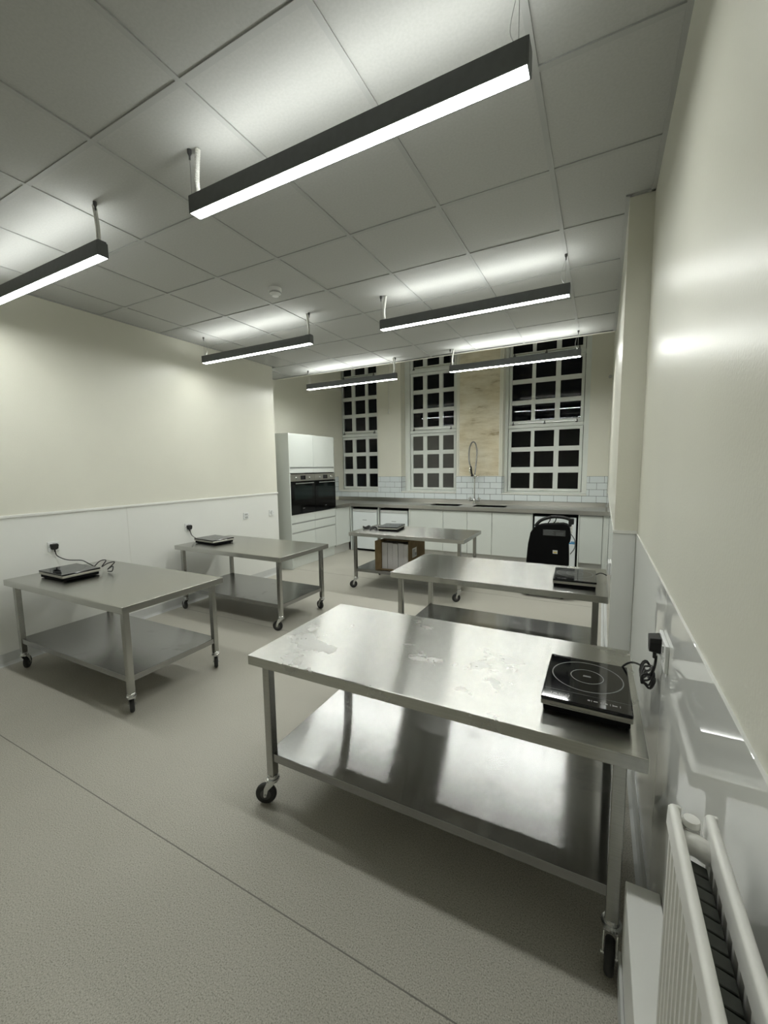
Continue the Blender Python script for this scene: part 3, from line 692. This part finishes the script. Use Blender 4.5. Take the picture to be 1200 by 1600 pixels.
# pre-rinse tap
tp = empty('spray_tap', (-1.928, 7.10, WZ)); tag(tp, 'tall chrome pre-rinse spray tap with coiled spring hose', 'tap')
MB().lathe([(.034, .0005), (.034, .010), (.024, .016), (.022, .055), (.028, .06), (.028, .085), (.016, .10)], (0, 0, 0), 'z', 20).box(-.075, .075, -.014, .014, .055, .078).build('mixer_body', 'chrome_bright', tp, 0, True)
for s in (-1, 1):
    MB().lathe([(.019, .050), (.019, .085), (.010, .092), (.006, .13), (.0, .132)], (s * .078, 0, 0), 'z', 14).box(s * .078 - .035, s * .078 + .035, -.005, .005, .098, .108).build('lever_handle', 'chrome_bright', tp, 0, True)
MB().tube([(0, 0, .09), (0, 0, .50)], .011, 12, 0).build('riser_pipe', 'chrome_bright', tp, 0, True)
MB().lathe([(.018, .45), (.020, .46), (.020, .50), (.015, .515)], (0, 0, 0), 'z', 14).tube([(0, 0, .48), (.05, -.012, .49), (.062, -.016, .485)], .007, 8, 3).tube([(0, 0, .485), (.055, .05, .485), (.045, .105, .485)], .007, 8, 3).build('wall_bracket', 'chrome', tp, 0, True)
hose = [(0, 0, .51), (.012, 0, .62), (.030, -.01, .78), (.040, -.02, .92), (.015, -.04, 1.05), (-.030, -.06, 1.075), (-.068, -.075, 1.00), (-.082, -.08, .88), (-.076, -.08, .74), (-.050, -.07, .655)]
MB().tube(hose, .012, 10, 12, .16).build('spring_hose', 'spring', tp)
MB().tube([(-.052, -.07, .66), (-.040, -.065, .56), (-.030, -.06, .515)], .016, 12, 4).lathe([(.022, .49), (.024, .50), (.020, .52)], (-.028, -.06, 0), 'z', 14).build('spray_head', 'black_plastic', tp, 0, True)
MB().tube([(-.055, -.09, .645), (-.062, -.105, .58), (-.050, -.095, .535)], .005, 8, 3).build('trigger', 'chrome', tp)

# ================================================================== BLACK MACHINE IN FRONT OF THE FRIDGE
fc = empty('floor_cleaning_machine', (-.53, 5.35, 0)); tag(fc, 'black upright machine with loop handle and labels before the fridge', 'machine')
def F_(m, n, mat, bev=0, parent=fc, smooth=False):
    bmesh.ops.translate(m.bm, vec=(.53, -5.35, 0), verts=m.bm.verts)
    return m.build(n, mat, parent, bev, smooth)
body = [(-.792, .12), (-.784, .367), (-.768, .59), (-.742, .738), (-.700, .805), (-.660, .838), (-.600, .848), (-.372, .868), (-.318, .855), (-.292, .813), (-.276, .70), (-.284, .655), (-.298, .625), (-.288, .375), (-.286, .12)]
F_(MB().prism(body, 5.34, 5.62, 'y', .93), 'body', 'black_matte', .012)
han = [(-.690, .815), (-.650, .868), (-.600, .905), (-.500, .938), (-.400, .940), (-.320, .925), (-.285, .895), (-.300, .835)]
F_(MB().tube([(x, 5.40, z) for x, z in han], .020, 12, 6), 'handle', 'black_plastic', 0, fc, True)
F_(MB().box(-.312, -.252, 5.37, 5.44, .858, .928), 'handle_end', 'black_plastic', .008)
for x in (-.52, -.455): F_(MB().tube([(x - .03, 5.385, .850), (x, 5.378, .90), (x + .005, 5.378, .955)], .006, 8, 4), 'handle_cable', 'black_plastic')
lb = F_(MB().box(-.592, -.338, 5.3385, 5.3395, .715, .788), 'label', 'label_grey')
m = MB()
for k in range(7): m.box(-.584, -.462 - .01 * (k % 3), 5.3376, 5.3384, .722 + k * .009, .7255 + k * .009)
for k in range(5): m.box(-.446, -.350 - .012 * (k % 2), 5.3376, 5.3384, .722 + k * .009, .7255 + k * .009)
m.box(-.56, -.40, 5.3376, 5.3384, .779, .785)
F_(m, 'label_lines', 'ring_print', 0, lb)
st = F_(MB().box(-.474, -.420, 5.3385, 5.3395, .495, .538), 'sticker', 'label_white')
F_(MB().box(-.464, -.430, 5.3378, 5.3384, .505, .518), 'sticker_mark', 'yellow', 0, st)
F_(MB().box(-.80, -.24, 5.08, 5.66, .045, .13), 'base', 'black_matte', .02)
F_(MB().hexa([(-.76, 5.12, .125), (-.28, 5.12, .125), (-.28, 5.40, .125), (-.76, 5.40, .125)], [(-.72, 5.33, .30), (-.32, 5.33, .30), (-.32, 5.40, .30), (-.72, 5.40, .30)]), 'shroud', 'black_matte', .01)
for x in (-.72, -.34):
    for y in (5.14, 5.60): F_(MB().lathe([(.030, -.02), (.044, -.016), (.044, .016), (.030, .02)], (x, y, .0445), 'x', 20), 'wheel', 'rubber', 0, fc, True)
F_(MB().tube([(-.285, 5.42, .74), (-.240, 5.45, .66), (-.238, 5.46, .56), (-.285, 5.46, .48)], .006, 8, 5), 'hose', 'ring_print')

# ================================================================== CARTON WITH WHITE SLEEVES ON THE BACK TABLE SHELF
SZ = .2625
cb = empty('cardboard_carton', (-2.25, 4.60, SZ)); tag(cb, 'open brown cardboard carton on the back table shelf', 'box')
def C_(m, n, mat, bev=0): 
    bmesh.ops.translate(m.bm, vec=(2.25, -4.60, -SZ), verts=m.bm.verts); return m.build(n, mat, cb, bev)
x0, x1, y0, y1, z0, z1 = -2.468, -2.075, 4.605, 5.140, SZ + .0005, .652
C_(MB().box(x0, x1, y0, y1, z0, z0 + .005), 'bottom_panel', 'cardboard')
C_(MB().box(x0, x0 + .005, y0, y1, z0 + .005, z1), 'side_panel', 'cardboard'); C_(MB().box(x1 - .005, x1, y0, y1, z0 + .005, z1), 'side_panel', 'cardboard')
C_(MB().box(x0 + .005, x1 - .005, y1 - .005, y1, z0 + .005, z1), 'end_panel', 'cardboard'); C_(MB().box(x0 + .005, x1 - .005, y0, y1 - .005, z1 - .005, z1), 'top_panel', 'cardboard')
C_(MB().hexa([(x0, y0, z0), (x0 + .004, y0, z0), (x0 - .040, y0 - .075, z0), (x0 - .044, y0 - .075, z0)], [(x0, y0, z1), (x0 + .004, y0, z1), (x0 - .040, y0 - .075, z1 - .01), (x0 - .044, y0 - .075, z1 - .01)]), 'flap', 'cardboard')
C_(MB().hexa([(x0 + .01, y0 - .05, z0 + .004), (x1 - .01, y0 - .05, z0 + .004), (x1, y0, z0), (x0, y0, z0)], [(x0 + .01, y0 - .05, z0 + .008), (x1 - .01, y0 - .05, z0 + .008), (x1, y0, z0 + .004), (x0, y0, z0 + .004)]), 'flap', 'cardboard')
lb = C_(MB().box(x1, x1 + .0008, 4.72, 4.86, .42, .54), 'shipping_label', 'label_white')
m = MB()
for k in range(6): m.box(x1 + .0008, x1 + .0012, 4.735, 4.80 + .008 * (k % 3), .432 + k * .016, .440 + k * .016)
m.box(x1 + .0008, x1 + .0012, 4.815, 4.850, .435, .475)
C_(m, 'label_print', 'ring_print')
wds = [.080, .078, .074, .080, .060]; x = x0 + .010
names = ['leftmost', 'second from the left', 'third from the left', 'fourth from the left', 'rightmost']
for k, wd in enumerate(wds):
    o = MB().box(x, x + wd - .003, y0 + .012 + .006 * (k % 2), y0 + .43, z0 + .006, z1 - .038 - .004 * (k % 3)).build('white_sleeve_box', 'paper', None, .002); tag(o, 'white flat sleeve box standing in the carton, %s' % names[k], 'flat box', 'white sleeve boxes in the carton')
    x += wd

# ================================================================== RADIATOR
ra = empty('panel_radiator', (.145, .70, .375)); tag(ra, 'white double panel radiator on the right wall', 'radiator')
def R_(m, n, mat, bev=0, smooth=False, parent=ra):
    bmesh.ops.translate(m.bm, vec=(-.145, -.70, -.375), verts=m.bm.verts); return m.build(n, mat, parent, bev, smooth)
RT, RB, RY0, RY1 = 1.075, .375, -.50, .70
def rad_panel(x, face):
    # fluted sheet: vertical flutes along y
    m = MB(); n = int((RY1 - RY0) / .0225); prof = []
    for i in range(n):
        y = RY1 - .010 - i * .0225
        for dy, dx in ((0, 0), (-.004, .0), (-.0075, .005), (-.015, .005), (-.0185, 0)): prof.append((y + dy, dx))
    zA, zB = RB + .035, RT - .026
    def vert(y, dx, z): return m.bm.verts.new((x + face * dx, y, z))
    A = [vert(y, d, zA) for y, d in prof]; B = [vert(y, d, zB) for y, d in prof]
    for i in range(len(prof) - 1): m.bm.faces.new((A[i], A[i + 1], B[i + 1], B[i]))
    return m
for nm, xo in (('front_panel', .121), ('rear_panel', .165)):
    p = R_(rad_panel(xo - .005, -1), nm, 'radiator')
    R_(MB().box(xo - .005, xo + .004, RY0, RY1, RB + .03, RT - .03), 'panel_back', 'radiator', 0, False, p)
    R_(MB().tube([(xo - .004, RY0 + .004, RT - .0105), (xo - .004, RY1 - .004, RT - .0105)], .0066, 14, 0), 'top_rail', 'radiator', 0, True, p)
    R_(MB().hexa([(xo - .0115, RY0, RT - .040), (xo + .0045, RY0, RT - .040), (xo + .0045, RY1, RT - .040), (xo - .0115, RY1, RT - .040)], [(xo - .0105, RY0, RT - .0105), (xo + .0025, RY0, RT - .0105), (xo + .0025, RY1, RT - .0105), (xo - .0105, RY1, RT - .0105)]), 'top_edge', 'radiator', .001, False, p)
    R_(MB().tube([(xo, RY0, RB + .02), (xo, RY1, RB + .02)], .010, 10, 0), 'bottom_rail', 'radiator', 0, True, p)
    R_(MB().box(xo - .0065, xo + .0055, RY1 - .006, RY1, RB + .01, RT - .006), 'end_edge', 'radiator', .002, False, p)
fin = MB().hexa([(.1262, -.0088, RB + .06), (.1535, -.0088, RB + .06), (.1535, .0080, RB + .06), (.1262, .0080, RB + .06)], [(.1262, -.0088, RT - .046), (.1505, -.0080, RT - .052), (.1505, .0070, RT - .050), (.1262, .0080, RT - .044)])
bmesh.ops.translate(fin.bm, vec=(-.145, 0, -.375), verts=fin.bm.verts); fin = fin.mesh('convector_fin', 'fins', .001, False, 1)
for i in range(48): link('convector_fin', fin, ra, (0, -.058 - i * .0195, 0))
m = MB().tube([(.1215, RY1 - .030, RT - .040), (.132, RY1 - .032, RT - .036), (.142, RY1 - .036, RT - .034), (.153, RY1 - .038, RT - .038), (.165, RY1 - .036, RT - .042)], .0145, 14, 5)
R_(m, 'connecting_pipe', 'radiator', 0, True)
R_(MB().lathe([(.0105, RT - .045), (.011, RT - .014), (.010, RT - .010), (.0, RT - .009)], (.137, RY1 - .016, 0), 'z', 16), 'bleed_valve', 'radiator', 0, True)
R_(MB().lathe([(.0116, RT - .022), (.0116, RT - .019)], (.137, RY1 - .016, 0), 'z', 16), 'valve_ring', 'chrome', 0, True)
for y in (.45, -.25): R_(MB().box(.172, XR - .0065, y - .02, y + .02, RB + .10, RT - .12), 'wall_bracket', 'radiator', .002)
